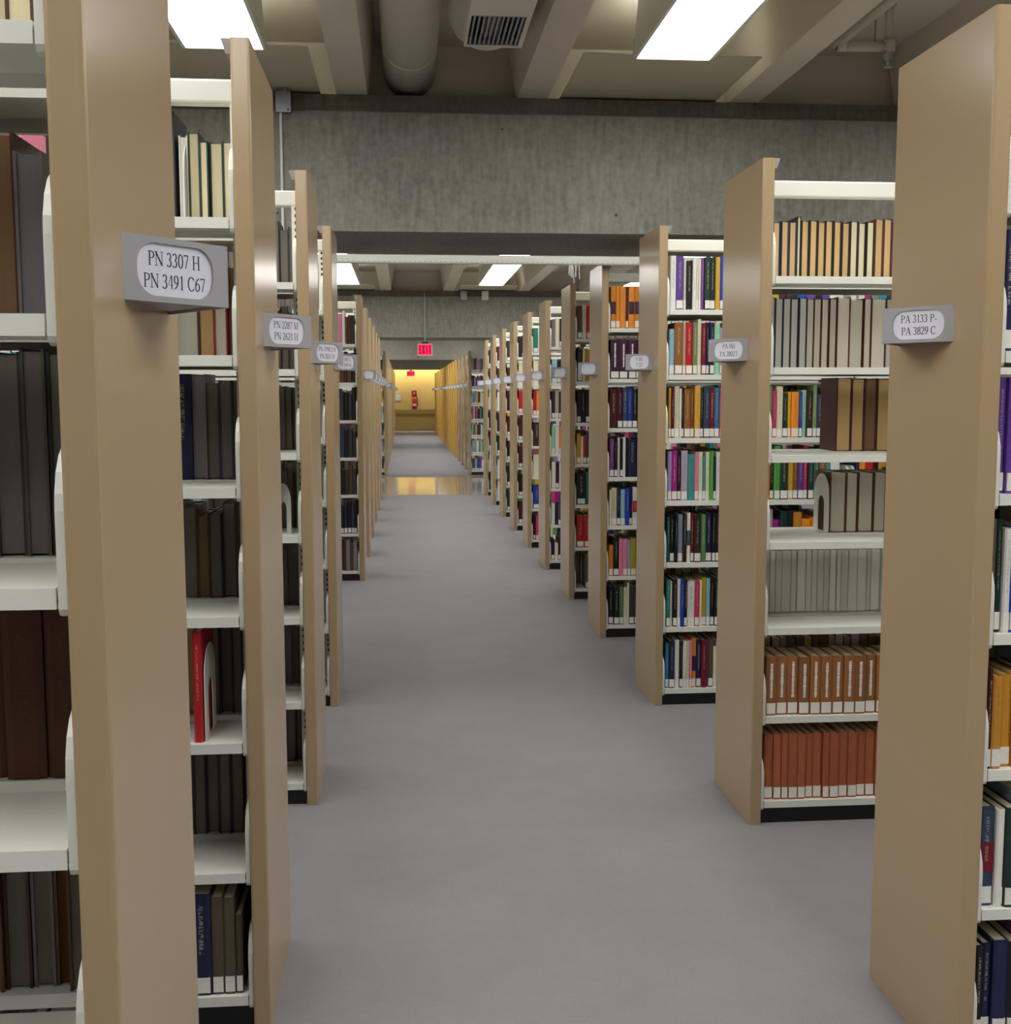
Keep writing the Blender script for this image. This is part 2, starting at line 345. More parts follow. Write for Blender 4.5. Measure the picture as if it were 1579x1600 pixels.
for i in range(11):
    x = GX0 + .015 + i * (GX1 - GX0 - .03) / 10
    MB().box(x - .0042, x + .0042, GY0 + .012, GY1 - .012, GZ + .001, GZ + .022).build('slat', 'steel', d)
for y_ in (GY0 + .006, GY1 - .006): MB().box(GX0, GX1, y_ - .006, y_ + .006, GZ, GZ + .02).build('grille_rail', 'steel', d)

sp = empty('sprinkler_pipe', (2.17, 5.8, 3.24)); tag(sp, 'painted sprinkler pipe elbow with a drop and sprinkler head', 'pipe')
b = MB().tube((0, 0, 0), (.27, 0, 0), .026).tube((.0, -.02, 0), (.045, -.02, 0), .034)
b.build('cross_pipe', 'pipe', sp, smooth=True)
MB().tube((.01, .03, .02), (.01, -7, .02), .03).build('run_pipe', 'pipe', sp, smooth=True)
MB().tube((.27, 0, -.03), (.27, 0, .3), .021).tube((.27, 0, -.02), (.27, 0, .03), .034).tube((.27, 0, .2), (.27, 0, .29), .036).build('drop_pipe', 'pipe', sp, smooth=True)
MB().lathe([(.028, 0), (.02, -.03), (.008, -.035), (.006, -.06), (.02, -.066), (.02, -.07)], (.27, 0, -.03)).build('sprinkler_head', 'steel', sp)
MB().tube((.2, 0, 0), (.2, 0, .3), .004, 6).build('hanger_rod', 'steel', sp)

c = tag(MB().tube((-.55, 6.862, 3.121), (XW1, 6.862, 3.121), .008, 8).build('conduit', 'steel'), 'thin steel conduit along the top of the near beam', 'conduit')
j = empty('junction_box', (-.662, 6.84, 3.155)); tag(j, 'square blue-grey junction box on the near beam', 'junction box')
MB().prism(rrect(-.042, .042, -.058, .058, .008), -.05, 0, 'y').build('box_cover', 'steel', j)
MB().tube((.028, -.053, -.045), (.028, -.05, -.045), .006, 8).build('screw', 'ink', j)
MB().tube((-.018, -.02, -.058), (-.018, -.02, -.75), .008, 8).build('drop_conduit', 'white', j)
MB().box(.0, .02, -.04, -.0, .058, .10).build('strap', 'steel', j)
c = tag(MB().tube((-4, 19.56, 3.118), (XW1, 19.56, 3.118), .012, 8).build('conduit', 'steel'), 'steel conduit along the second beam behind the white box', 'conduit')
for x, mt, lb in ((1.01, 'steel', 'grey junction box on the second beam, nearer the exit sign'), (1.37, 'white', 'white junction box on the second beam')):
    j = empty('junction_box', (x, 19.54, 3.14)); tag(j, lb, 'junction box')
    MB().prism(rrect(-.055, .055, -.075, .075, .01), -.09, 0, 'y').build('box_cover', mt, j)
    MB().tube((0, -.03, .075), (0, -.03, .12), .008, 8).build('conduit_stub', 'steel', j)

# EXIT signs
def exit_sign(loc, wd, ht, drop, label):
    t = empty('exit_sign', loc); tag(t, label, 'exit sign')
    MB().prism(rrect(-wd / 2, wd / 2, -ht / 2, ht / 2, .015), -.03, .03, 'y').build('case', 'exit_case', t)
    MB().prism(rrect(-wd / 2 + .012, wd / 2 - .012, -ht / 2 + .012, ht / 2 - .012, .01), -.033, -.0301, 'y').build('lit_face', 'exit_glow', t)
    q = wd * .86 / 4; h = ht * .68; st = .026 * wd / .28; b = MB(); y0, y1 = -.036, -.0331
    def bar(p, r, s_=st):
        (x0, z0), (x1, z1) = p, r; dx, dz = x1 - x0, z1 - z0; ln = math.hypot(dx, dz); nx, nz = -dz / ln * s_ / 2, dx / ln * s_ / 2
        b.prism([(x0 + nx, z0 + nz), (x0 - nx, z0 - nz), (x1 - nx, z1 - nz), (x1 + nx, z1 + nz)], y0, y1, 'y')
    L0 = -wd * .43
    x0, x1 = L0 + q * .15, L0 + q * .85
    bar((x0 + st / 2, -h / 2), (x0 + st / 2, h / 2)); [bar((x0, z), (x1, z)) for z in (-h / 2 + st / 2, 0, h / 2 - st / 2)]
    bar((x0 + q, -h / 2), (x1 + q, h / 2)); bar((x0 + q, h / 2), (x1 + q, -h / 2))
    bar((L0 + 2.5 * q, -h / 2), (L0 + 2.5 * q, h / 2))
    bar((L0 + 3.5 * q, -h / 2), (L0 + 3.5 * q, h / 2)); bar((x0 + 3 * q, h / 2 - st / 2), (x1 + 3 * q, h / 2 - st / 2))
    b.build('lettering', 'exit_red2', t)
    MB().box(-.05, .05, -.035, .035, ht / 2 + .0, ht / 2 + .03).build('canopy', 'black', t)
    MB().tube((0, 0, ht / 2 + .03), (0, 0, ht / 2 + drop), .012, 8).build('stem', 'steel', t)
M['exit_red2'] = emissive('exit_letters_deep', srgb(196, 6, 48), 1.0)
for k_ in ('exit_glow', 'exit_red2'): M[k_].node_tree.nodes['Principled BSDF'].inputs['Base Color'].default_value = (.02, .0, .0, 1); M[k_].node_tree.nodes['Principled BSDF'].inputs['Specular IOR Level'].default_value = .1
exit_sign((.36, 19.48, 2.24), .25, .2, .84, 'larger lit red EXIT sign hanging on a stem from the second beam')
exit_sign((.286, 46.95, 2.31), .33, .22, 1.235, 'smaller lit red EXIT sign in front of the yellow wall')

# fire extinguisher on the far wall
fe = empty('fire_extinguisher', (.43, YE - .10, .88)); tag(fe, 'red fire extinguisher hung on the yellow wall', 'fire extinguisher')
MB().lathe([(.085, 0), (.095, .02), (.095, .40), (.07, .46), (.03, .48), (.03, .51)]).build('cylinder', 'red', fe, smooth=True)
MB().box(-.02, .09, -.02, .02, .51, .54).box(-.02, .10, -.015, .015, .56, .575).build('handle', 'black', fe)
MB().box(-.07, .07, -.1, -.094, .13, .22).build('label_plate', 'label', fe)
MB().tube((.05, 0, .53), (.12, 0, .40), .012, 8).tube((.12, 0, .40), (.12, 0, .12), .012, 8).build('hose', 'black', fe)
ws = empty('wall_sign', (.42, YE - .012, 1.50)); tag(ws, 'red fire extinguisher sign above the extinguisher', 'sign')
MB().box(-.1, .1, -.006, .006, -.13, .13).build('sign_plate', 'red', ws)
MB().prism([(-.04, .06), (.04, .06), (.0, -.03)], -.009, -.0061, 'y').build('arrow', 'label', ws)

ns = empty('wall_notice', (-.24, YE - .01, 1.36)); tag(ns, 'white framed notice on the yellow wall beside the PN side', 'notice')
MB().box(-.13, .13, -.006, .01, -.15, .15).build('notice_frame', 'grey', ns)
MB().box(-.115, .115, -.009, -.0061, -.135, .125).build('notice_sheet', 'card', ns)

# ------------------------------------------------------------------ serif lettering
def stroke(mb, pts, wd):
    """ribbon through pts with width (or list of widths)"""
    n = len(pts); ws_ = wd if isinstance(wd, list) else [wd] * n
    L_, R_ = [], []
    for i, (x, y) in enumerate(pts):
        a = pts[max(0, i - 1)]; c = pts[min(n - 1, i + 1)]
        dx, dy = c[0] - a[0], c[1] - a[1]; l = math.hypot(dx, dy) or 1
        L_.append((x - dy / l * ws_[i] / 2, y + dx / l * ws_[i] / 2)); R_.append((x + dy / l * ws_[i] / 2, y - dx / l * ws_[i] / 2))
    for i in range(n - 1): mb.append([L_[i], R_[i], R_[i + 1], L_[i + 1]])
def arc(cx, cy, rx, ry, a0, a1, n=12): return [(cx + rx * math.cos(math.radians(a0 + (a1 - a0) * i / n)), cy + ry * math.sin(math.radians(a0 + (a1 - a0) * i / n))) for i in range(n + 1)]
TK, TN = .115, .05
def mod(pts, lo=TN, hi=TK):  # thick where the curve runs vertical
    out = []
    for i in range(len(pts)):
        a = pts[max(0, i - 1)]; c = pts[min(len(pts) - 1, i + 1)]; l = math.hypot(c[0] - a[0], c[1] - a[1]) or 1
        out.append(lo + (hi - lo) * abs(c[1] - a[1]) / l)
    return out
def glyph(ch):
    g = []
    def stem(x, y0=0, y1=1, wd=TK, s0=True, s1=True):
        stroke(g, [(x, y0), (x, y1)], wd)
        if s0: stroke(g, [(x - .13, y0 + .02), (x + .13, y0 + .02)], .045)
        if s1: stroke(g, [(x - .13, y1 - .02), (x + .13, y1 - .02)], .045)
    def curve(p): stroke(g, p, mod(p))
    A = .55
    if ch == 'P': stem(.15); curve([(.15, .97)] + arc(.3, .735, .24, .235, 90, -90) + [(.15, .5)]); A = .62
    elif ch == 'N': stem(.13, wd=TN + .01); stroke(g, [(.1, .98), (.66, .02)], .125); stem(.66, wd=TN + .01, s0=False); A = .8
    elif ch == 'A': stroke(g, [(.08, .02), (.37, .98)], TN + .01); stroke(g, [(.36, .98), (.65, .02)], .125); stroke(g, [(.18, .34), (.53, .34)], .05); stroke(g, [(-.02, .02), (.2, .02)], .045); stroke(g, [(.5, .02), (.78, .02)], .045); A = .78
    elif ch == 'H': stem(.15); stem(.63); stroke(g, [(.15, .5), (.63, .5)], .05); A = .8
    elif ch == 'M': stem(.13, wd=TN + .01); stroke(g, [(.1, .98), (.44, .02)], .125); stroke(g, [(.44, .02), (.76, .98)], .05); stem(.78); A = .94
    elif ch == 'C': curve(arc(.37, .5, .3, .5, 40, 320, 20)); stroke(g, [(.6, .95), (.6, .68)], .04); A = .7
    elif ch == 'U': stem(.15, .3, 1, s0=False); curve([(.15, .35)] + arc(.38, .3, .23, .28, 180, 360) + [(.61, .35)]); stem(.61, .3, 1, TN, s0=False); A = .76
    elif ch == 'F': stem(.15); stroke(g, [(.15, .97), (.55, .97)], .05); stroke(g, [(.15, .5), (.42, .5)], .05); stroke(g, [(.54, .99), (.54, .8)], .045); A = .62
    elif ch == 'I': stem(.17); A = .36
    elif ch == '-': stroke(g, [(.05, .3), (.3, .3)], .08); A = .36
    elif ch == '.': stroke(g, [(.06, .05), (.17, .05)], .11); A = .26
    elif ch == ' ': A = .3
    elif ch == '0': curve(arc(.25, .49, .19, .49, 90, 450, 24)); A = .53
    elif ch == '1': stem(.25, 0, 1, s1=False); stroke(g, [(.25, .97), (.09, .86)], .05); A = .5
    elif ch == '2': curve(arc(.24, .72, .18, .27, 165, -10, 12) + [(.36, .5), (.05, .05)]); stroke(g, [(.04, .045), (.45, .045)], .09); stroke(g, [(.44, .02), (.47, .2)], .04); A = .53
    elif ch == '3': curve(arc(.22, .755, .16, .225, 160, -80, 12)); curve(arc(.2, .265, .2, .255, 85, -150, 14)); A = .53
    elif ch == '4': stroke(g, [(.34, 0), (.34, .99)], .1); stroke(g, [(.32, .98), (.02, .3), (.5, .3)], .05); A = .53
    elif ch == '6': curve([(.42, .96), (.24, .82), (.12, .62), (.08, .42)]); curve(arc(.26, .3, .18, .28, 180, 540, 20)); A = .53
    elif ch == '7': stroke(g, [(.05, .95), (.46, .95)], .09); stroke(g, [(.44, .93), (.18, 0)], .08); stroke(g, [(.06, .97), (.04, .78)], .04); A = .53
    elif ch == '8': curve(arc(.25, .74, .15, .23, 90, 450, 18)); curve(arc(.25, .26, .19, .25, 90, 450, 18)); A = .53
    elif ch == '9': curve([(.08, .03), (.26, .17), (.38, .37), (.42, .57)]); curve(arc(.24, .7, .18, .28, 0, 360, 20)); A = .53
    elif ch == '5': stroke(g, [(.12, .95), (.44, .95)], .08); stroke(g, [(.12, .95), (.1, .56)], .05); curve(arc(.2, .3, .22, .28, 110, -150, 14)); A = .53
    return g, A
def text_polys(txt, size, cx, cy):
    out, x = [], 0
    for ch in txt:
        g, A = glyph(ch)
        out += [[(px + x, py) for px, py in q] for q in g]; x += A
    return [[((px - x / 2) * size + cx, (py - .5) * size + cy) for px, py in q] for q in out]

# ------------------------------------------------------------------ bookcases
XL, XR, DEP, PTH, HGT = -.33, 1.195, .47, .042, 2.29
ROWS = [1.905, 1.60, 1.30, 1.00, .70, .385, .08]
ROWN_ = ['top', 'second', 'third', 'fourth', 'fifth', 'sixth', 'bottom']
SECW = .9
panel_me = MB().prism(rrect(-PTH / 2, PTH / 2, 0, DEP, .006, 2), 0, HGT).mesh('end_panel', 'tan')
ochre_me = panel_me.copy(); ochre_me.materials[0] = M['ochre_panel']
def shelf_mesh():
    h = SECW / 2 - .006
    prof = [(.0, 0), (0, -.024), (.012, -.024), (.012, -.021), (.004, -.021), (.004, -.004), (.196, -.004), (.196, -.02), (.2, -.02), (.2, 0)]
    return MB().prism(prof, -h, h, 'x').mesh('shelf', 'white')
shelf_me = shelf_mesh()
def bracket_mesh():
    pts = [(.012, -.034), (.004, -.031), (0, -.024), (0, .085)]
    pts += [(.055 - .055 * math.cos(math.radians(a)), .085 + .075 * math.sin(math.radians(a))) for a in (15, 35, 55, 75, 90)]
    pts += [(.2, .16), (.2, -.034)]
    return MB().prism(pts, -.005, .005, 'x').mesh('end_bracket', 'white')
brack_me = bracket_mesh()
post_me = MB().box(-.015, .015, -.02, .02, 0, 2.2).mesh('upright_post', 'slotted')
clip_me = MB().prism([(0, 0), (.012, .0), (.022, .03), (.022, .033), (0, .033)], 0, .09, 'y').mesh('top_clip', 'clip')
base_me, rail_me = {}, {}
for n in (1, 2):
    W = .05 + .93 * n
    base_me[n] = MB().box(-W / 2, W / 2, .02, DEP - .02, 0, .053).mesh('base', 'black')
    rail_me[n] = MB().prism(rrect(.213, .257, 2.2, 2.256, .006, 2), -W / 2, W / 2, 'x').mesh('top_rail', 'white')

# sign: a V of folded grey plate on the end panel, with a card behind an oval cut-out
SW, SH = .168, .079
def stadium(k=10):
    cx, r = SW * .115, SH * .5 - .007
    return [(cx + .0, 0)] and [(x, z) for x, z in rrect(-SW / 2 * .74, SW / 2 * .74, -SH / 2 + .0075, SH / 2 - .0075, .028, 7)]
def plate_mesh():
    st = stadium(); N_ = len(st); rc = []
    for (x, z) in st:
        k = min((SW / 2) / abs(x) if abs(x) > 1e-6 else 1e9, (SH / 2) / abs(z) if abs(z) > 1e-6 else 1e9); rc.append((x * k, z * k))
    # snap nearest points to the corners
    for cx in (-1, 1):
        for cz in (-1, 1):
            c_ = (cx * SW / 2, cz * SH / 2); i = min(range(N_), key=lambda i: (rc[i][0] - c_[0]) ** 2 + (rc[i][1] - c_[1]) ** 2); rc[i] = c_
    b = MB(); vs = [(x, 0, z) for x, z in rc] + [(x, 0, z) for x, z in st] + [(x, .003, z) for x, z in st] + [(x, .003, z) for x, z in rc]
    fs = []
    for i in range(N_):
        j = (i + 1) % N_
        fs += [(i, j, N_ + j, N_ + i), (N_ + i, N_ + j, 2 * N_ + j, 2 * N_ + i), (2 * N_ + i, 2 * N_ + j, 3 * N_ + j, 3 * N_ + i), (3 * N_ + i, 3 * N_ + j, j, i)]
    b.add(vs, fs); return b.mesh('sign_plate', 'grey')
plate_me = plate_mesh()
card_me = MB().box(-SW / 2 * .8, SW / 2 * .8, .0032, .0045, -SH / 2 + .004, SH / 2 - .004).mesh('sign_card', 'card')
def lettering(lines):
    b = MB(); sz = .0172
    for k, ln in enumerate(lines):
        for q in text_polys(ln, sz, .0, (.0135 - .027 * k)):
            b.add([(x, .0030, z) for x, z in q], [(0, 1, 2, 3)])
    return b.mesh('lettering', 'ink')

def sign(root, s, lines):
    """s=+1 panel on the right of the aisle, -1 on the left. Local x outward from aisle."""
    y0, y1, pr = .135, .405, .100
    t = empty('range_sign', (0, 0, 1.665)); t.parent = root
    ym = (y0 + y1) / 2
    near, far, apex = Vector((0, y0)), Vector((0, y1)), Vector((-s * pr, ym))
    # viewer on the near side sees plate from x-left to x-right
    a, b = (near, apex) if s < 0 else (apex, near)
    mid = (a + b) / 2; ang = math.atan2((b - a).y, (b - a).x)
    def place(nm, me): return put(nm, me, t, (mid.x, mid.y, 0), ang)
    place('sign_plate', plate_me); place('sign_card', card_me)
    if lines: place('lettering', lettering(lines))
    a2, b2 = (apex, far) if s < 0 else (far, apex)
    a2, b2 = b2, a2
    mid = (a2 + b2) / 2; ang = math.atan2((b2 - a2).y, (b2 - a2).x)
    tri = [(near.x, near.y + .004), (apex.x * .96, apex.y), (far.x, far.y - .004)]
    MB().prism(tri, -SH / 2 + .004, -SH / 2 + .006, 'z').build('sign_floor', 'grey', t)
    put('sign_plate', plate_me, t, (mid.x, mid.y, 0), ang); put('sign_card', card_me, t, (mid.x, mid.y, 0), ang)

def case(s, y0, label, nsec=1, near=True, farside=True, brackets=True, ochre=False):
    X = XR if s > 0 else XL
    t = empty('bookcase', (X, y0, 0)); tag(t, label, 'bookcase', 'bookcases lining the aisle')
    put('end_panel', ochre_me if ochre else panel_me, t, (s * PTH / 2, 0, 0))
    c = put('top_clip', clip_me, t, (s * PTH, .02, HGT - .03))
    if s < 0: c.rotation_euler = (0, 0, PI); c.location = (-PTH, .11, HGT - .03)
    W = .05 + .93 * nsec
    put('base', base_me[nsec], t, (s * (PTH + .002 + W / 2), 0, 0)); put('top_rail', rail_me[nsec], t, (s * (PTH + .002 + W / 2), 0, 0))
    for k in range(nsec + 1):
        put('upright_post', post_me, t, (s * (.0605 + .93 * k), DEP / 2, 0.0))
    for k in range(nsec):
        xc = s * (.0485 + .93 * k + .4512)
        for z in ROWS:
            for f in (0, 1):
                if (f == 0 and not near) or (f == 1 and not farside): continue
                sh = put('shelf', shelf_me, t, (xc, .012 if f == 0 else DEP - .012, z), 0 if f == 0 else PI)
                if brackets:
                    for e in (-1, 1):
                        put('end_bracket', brack_me, sh, (e * (SECW / 2 + .0012), 0, 0))
    return t

RY = {1: 2.31, 2: 3.83, 3: 5.39, 4: 6.96, 5: 8.31, 6: 9.76, 7: 11.17, 8: 12.61, 9: 14.04, 10: 15.54, 11: 17.02}
LY = {1: 1.285, 2: 2.655, 3: 4.17, 4: 5.52, 5: 9.32, 6: 10.69, 7: 12.13, 8: 13.57, 9: 14.95, 10: 16.47}
RTXT = {1: ['PA 3133 P-', 'PA 3829 C'], 2: ['PA 9M', 'PA 2002 I'], 3: ['P 301', 'P 327']}
LTXT = {1: ['PN 3307 H', 'PN 3491 C67'], 2: ['PN 2287 M', 'PN 2621 H'], 3: ['PN 1998.3 N', 'PN 2051 N'], 4: ['PN 1997 F', 'PN 1997 N']}
def cname(s, k):
    if s > 0: return {1: 'bookcase signed PA 3133 P', 2: 'bookcase signed PA 9M'}.get(k, '%s PA-side bookcase' % ORD[k])
    return {1: 'bookcase signed PN 3307 H', 2: 'bookcase signed PN 2287 M', 3: 'bookcase signed PN 2051 N'}.get(k, '%s PN-side bookcase' % ORD[k])
for k, y in RY.items():
    lb = {1: 'nearest tan-ended white bookcase with sign PA 3133 P', 2: 'tan-ended white bookcase with sign PA 9M'}.get(k, '%s tan-ended white bookcase along the PA side of the aisle' % ORD[k])
    sign(case(1, y, lb, 2 if k <= 4 else 1), 1, RTXT.get(k))
for k, y in LY.items():
    lb = {1: 'nearest tan-ended white bookcase with sign PN 3307 H', 2: 'tan-ended white bookcase with sign PN 2287 M', 3: 'tan-ended white bookcase with sign PN 2051 N'}.get(k, '%s tan-ended white bookcase along the PN side of the aisle' % ORD[k])
    sign(case(-1, y, lb, 2 if k <= 4 else 1), -1, LTXT.get(k))
FARY = [21.4 + 1.44 * i for i in range(17)]
for s in (1, -1):
    for i, y in enumerate(FARY):
        lb = 'tan-ended bookcase past the cross corridor, %s on the %s side' % (ORD[i + 1], 'PA' if s > 0 else 'PN')
        t = case(s, y + (.0 if s > 0 else .1), lb.replace('tan-ended', 'ochre-ended') if s > 0 and i > 3 else lb, 1, True, False, i < 3, s > 0 and i > 3)
        sign(t, s, None)
        if s > 0 and i == 0: MB().box(.07, .95, .2, .24, 2.10, 2.27).build('header_board', 'white', t)

# overhead tie across the aisle
tie = empty('tie_strut', (0, 6.90, 2.270)); tag(tie, 'white perforated tie strut spanning the aisle under the near beam', 'strut')
MB().prism(rrect(-.022, .022, 0, .052, .012, 4), -1.6, 3.06, 'x').build('channel', 'white', tie)
b = MB()
for i in range(150): b.box(-1.55 + i * .03, -1.541 + i * .03, -.0222, -.02, .0122, .0138)
o = b.build('perforations', 'hole', tie); o['kind'] = 'stuff'
b = MB(); rnd = random.Random(3)
for i in range(9):
    x = 1.02 + rnd.uniform(-.035, .035); z1 = rnd.uniform(-.11, -.05)
    b.tube((x, -.01, .0), (x + rnd.uniform(-.01, .01), -.02, z1), .0025, 6)
o = b.build('cable_tie_ends', 'white', tie); o['kind'] = 'stuff'

# ------------------------------------------------------------------ books
BOOKS = []   # dict(s,k,row,face,lx,w,h,d,cov,pg,lab,band,strip,lean)
RB = random.Random(11)
BRIGHT = [c for c in PAL if c not in ('charcoal', 'grey', 'olive', 'dull brown', 'pale grey', 'umber', 'tan brown', 'rust orange', 'plum')] + ['black', 'navy', 'white', 'cream', 'dark green', 'maroon', 'black', 'navy', 'white', 'slate blue']
DARK = ['charcoal', 'charcoal', 'grey', 'olive', 'dull brown', 'black', 'navy', 'dark green', 'maroon', 'umber', 'slate blue', 'dark brown', 'black']
def fill(s, k, row, face, x0, x1, spec=None, pxm=333.0, pal=None, wr=(.014, .045), hr=(.20, .26), dr=(.15, .185), t=.0025, after=True, lab=None, pg='cream'):
    x = x0
    items = []
    for tok in (spec.split(',') if spec else []):
        tok = tok.strip(); parts = tok.split(':')
        cv = parts[0]; ex = {}
        if '/' in cv: cv, ex['pg'] = cv.split('/')
        if '|' in cv: cv, ex['band'] = cv.split('|')
        if '^' in cv: cv = cv.replace('^', ''); ex['flip'] = True
        if '!' in cv: cv = cv.replace('!', ''); ex['strip'] = True
        ex['cov'] = cv; ex['w'] = float(parts[1]) / pxm
        if len(parts) > 2: ex['h'] = float(parts[2]) / 1000
        items.append(ex)
    i = 0
    while x < x1 - .012:
        if i < len(items): e = dict(items[i])
        elif after: e = {'cov': RB.choice(pal or BRIGHT), 'w': RB.uniform(*wr)}
        else: break
        i += 1
        if e['cov'] == 'gap': x += e['w']; continue
        if x + e['w'] > x1: break
        e.setdefault('h', RB.uniform(*hr)); e.setdefault('pg', RB.choice(['dim', 'dim', 'brown', 'ivory', 'tan', 'grey']) if pal is DARK and face == 1 and i > len(items) else pg)
        e.update(s=s, k=k, row=row, face=face, lx=x + e['w'] / 2, d=RB.uniform(*dr), t=t, lean=e.get('lean', 0))
        e['lab'] = (RB.random() < .88) if lab is None else lab
        e['inset'] = RB.uniform(.012, .03)
        if face == 0: e['d'] = min(e['d'], .206 - e['inset'])
        BOOKS.append(e); x += e['w'] + RB.uniform(.0004, .0015)

SEC1 = (.060, .935); SEC2 = (.99, 1.87)
# --- PA side, third bookcase (spines out)
R3 = ["white:9:250,purple:12:248,cream:4:232,black:9:228,white:5:236,cream:4:233,white:4:236,violet:5:240,dark green:9:245,dark green:8:246,yellow:7:246,blue:6:250",
 "light blue:8:215,brown:13:245,beige:5:243,red:11:246,olive green:7:248,cream:6:262,dark red:7:242,navy:5:246,navy:7:245,mint:9:240",
 "gold:4:238,maroon:5:238,cream:8:246,white:3:235,black:4:240,brown:10:232,brown:6:234,gold:9:246,dark green:5:240,slate blue:10:238,dark red:8:238,sky blue:8:240",
 "lavender:6:236,magenta:9:240,black:6:236,grey lilac:10:240,teal:11:222,pink:6:232,cream:7:232,teal:5:212,cream:6:232,green:5:238,navy:4:210,white:9:232",
 "deep teal:5:222,black:7:228,black:5:228,pale slate:8:232,dark brown:6:228,white|deep teal:6:240,dark red:5:234,dark brown:11:230,leaf green:8:232,navy:10:238,black:5:238",
 "sea green:6:226,white:4:222,black:7:232,white:5:232,blue:6:232,black:5:228,white:12:222,raspberry:8:222,cream:3:225,mustard:8:236,light blue:6:232,black:6:234,black:8:236",
 "sky blue:6:222,navy:9:232,white:8:235,black:5:230,white:5:232,cream:5:232,pink:4:236,orange|plum:7:244,navy:8:238,dark red:8:236,magenta:3:236,olive:8:238,cream:5:200"]
for r in range(7):
    fill(1, 3, r, 0, SEC1[0], SEC1[1], R3[r], 333)
    fill(1, 3, r, 1, *SEC1); fill(1, 3, r, 0, *SEC2)
# --- PA side, fourth
R4 = ["orange|plum:8:250,orange:6:250,orange:9:250,plum:4:248,orange|plum:9:250,orange|plum:9:250,light blue:5:250",
 "plum!:14:238,plum!:14:238,plum!:12:238,plum:12:238", "maroon:12:238,maroon:8:238,slate blue:7:246,blue:8:244,black:8:236,black:7:236",
 "violet:7:236,black:5:240,white:4:240,black:4:236,white:4:244,black:4:240,navy:12:232,black:7:236", "cream:3:220,cream:9:232,navy:6:238,light blue:7:222,blue:6:230,navy:5:236,white|red:8:236,black:6:200",
 "orange:7:190,black:9:238,pink:6:230,pink:7:230,pale slate:5:224,mustard:8:232,grey:6:230", "black:8:236,black:9:236,leaf green:6:232,cream:6:228,cream:3:262,charcoal:8:240,charcoal:8:232"]
for r in range(7):
    fill(1, 4, r, 0, SEC1[0], SEC1[1], R4[r], 258); fill(1, 4, r, 1, *SEC1)
R5 = ["dull brown:7:235,cream:7:240,red:6:235,white:6:238", "dark green:8:230,cream:4:235,ochre:6:230,brown:6:225", "black:6:235,black:7:240,black:7:238,black:6:230",
 "gold:6:220,cream:4:200,red:5:210,deep teal:10:236", "black:14:230,sea green:7:238,olive:5:235", "red:12:232,red:12:232", "gap:14,olive:12:240,dark brown:12:240"]
for r in range(7):
    fill(1, 5, r, 0, SEC1[0], SEC1[1], R5[r], 216); fill(1, 5, r, 1, *SEC1)
R6 = ["grey:5:230,cream:6:240,black:5:235", "light blue:8:200,black:6:190,white:5:200", "navy:5:230,beige:6:235,navy:5:230", "mint:6:235,white:5:230,orange:6:230", "white:6:230,plum:6:220,white:5:225", "white:5:190,navy:5:180,olive:6:190", "navy:5:180,cream:5:150,dark brown:7:200"]
for r in range(7): fill(1, 6, r, 0, SEC1[0], SEC1[1], R6[r], 184)
R7 = ["sea green:7:235,cream:4:230", "cream:8:225", "red:5:235,orange:4:235,navy:4:230", "dark brown:11:230", "cream:11:215,black:3:200", "blue:11:230", "black:4:235,raspberry:4:230,white:4:230"]
for r in range(7): fill(1, 7, r, 0, SEC1[0], SEC1[1], R7[r], 161)
for k in (8, 9, 10, 11):
    for r in range(7):
        c = RB.choice(['black', 'navy', 'dark green', 'maroon', 'red', 'dark brown', 'white', 'cream', 'slate blue', 'plum'])
        fill(1, k, r, 0, SEC1[0], .5, '%s:5:%d,%s:4:232' % (c, RB.randint(225, 245), c), 140)
# --- PA side, second: far-face volumes with page edges towards us, near shelves empty but for the two lowest
R2far = [("gap:13," + ','.join('navy/%s:12.6:%d' % ('tan', 222 + RB.randint(-4, 4)) for _ in range(3)) + ",dark green/cream:6:238," + ','.join('black/%s:13:%d' % ('tan' if i < 6 else 'cream', 222 + RB.randint(-3, 3)) for i in range(9)), 'tan'),
 ("gap:8," + ','.join('charcoal/grey:12.4:%d' % (256 + RB.randint(-3, 3)) for _ in range(5)) + ',' + ','.join('umber/ivory:%d:%d' % (c, 256 + RB.randint(-3, 3)) for c in (12, 12, 12, 12, 21, 22, 12, 24, 12)), 'ivory'),
 ("gap:124,maroon/tan:25:268,maroon/tan:22:266,umber/brown:20:266,maroon/tan:23:266,maroon/tan:22:266", 'tan'),
 ("gap:117,dull brown/ivory:27:222,umber/ivory:20:220,umber/ivory:26:221,umber/ivory:21:221,umber/ivory:21:221", 'ivory'),
 ("gap:2," + ','.join('pale grey/pale:%.1f:236' % RB.choice((7.5, 9, 10.5, 12, 15)) for _ in range(22)), 'pale'),
 (None, 'cream'), (None, 'cream')]
for r in range(7):
    sp_, pgc = R2far[r]
    fill(1, 2, r, 1, .10 if sp_ else SEC1[0], SEC1[1], sp_, 440, pal=['umber', 'maroon', 'charcoal', 'navy'] if sp_ else DARK, t=.0045 if r in (0, 2, 3) else (.0028 if r == 1 else .0012), pg=pgc, wr=(.026, .034), hr=(.22, .235), dr=(.16, .17))
    fill(1, 2, r, 0, *SEC2)
fill(1, 2, 5, 0, SEC1[0], SEC1[1], ','.join('tan brown!:%.1f:%d' % (18.2 + RB.uniform(-1, 1), 208 + RB.randint(-3, 3)) for _ in range(13)), 470, pal=['tan brown'], lab=True)
fill(1, 2, 6, 0, SEC1[0], SEC1[1], ','.join('rust orange:%.1f:%d' % (RB.choice((11, 13, 15.5, 15)), 236 + RB.randint(-3, 3)) for _ in range(20)), 470, pal=['rust orange'], lab=True)
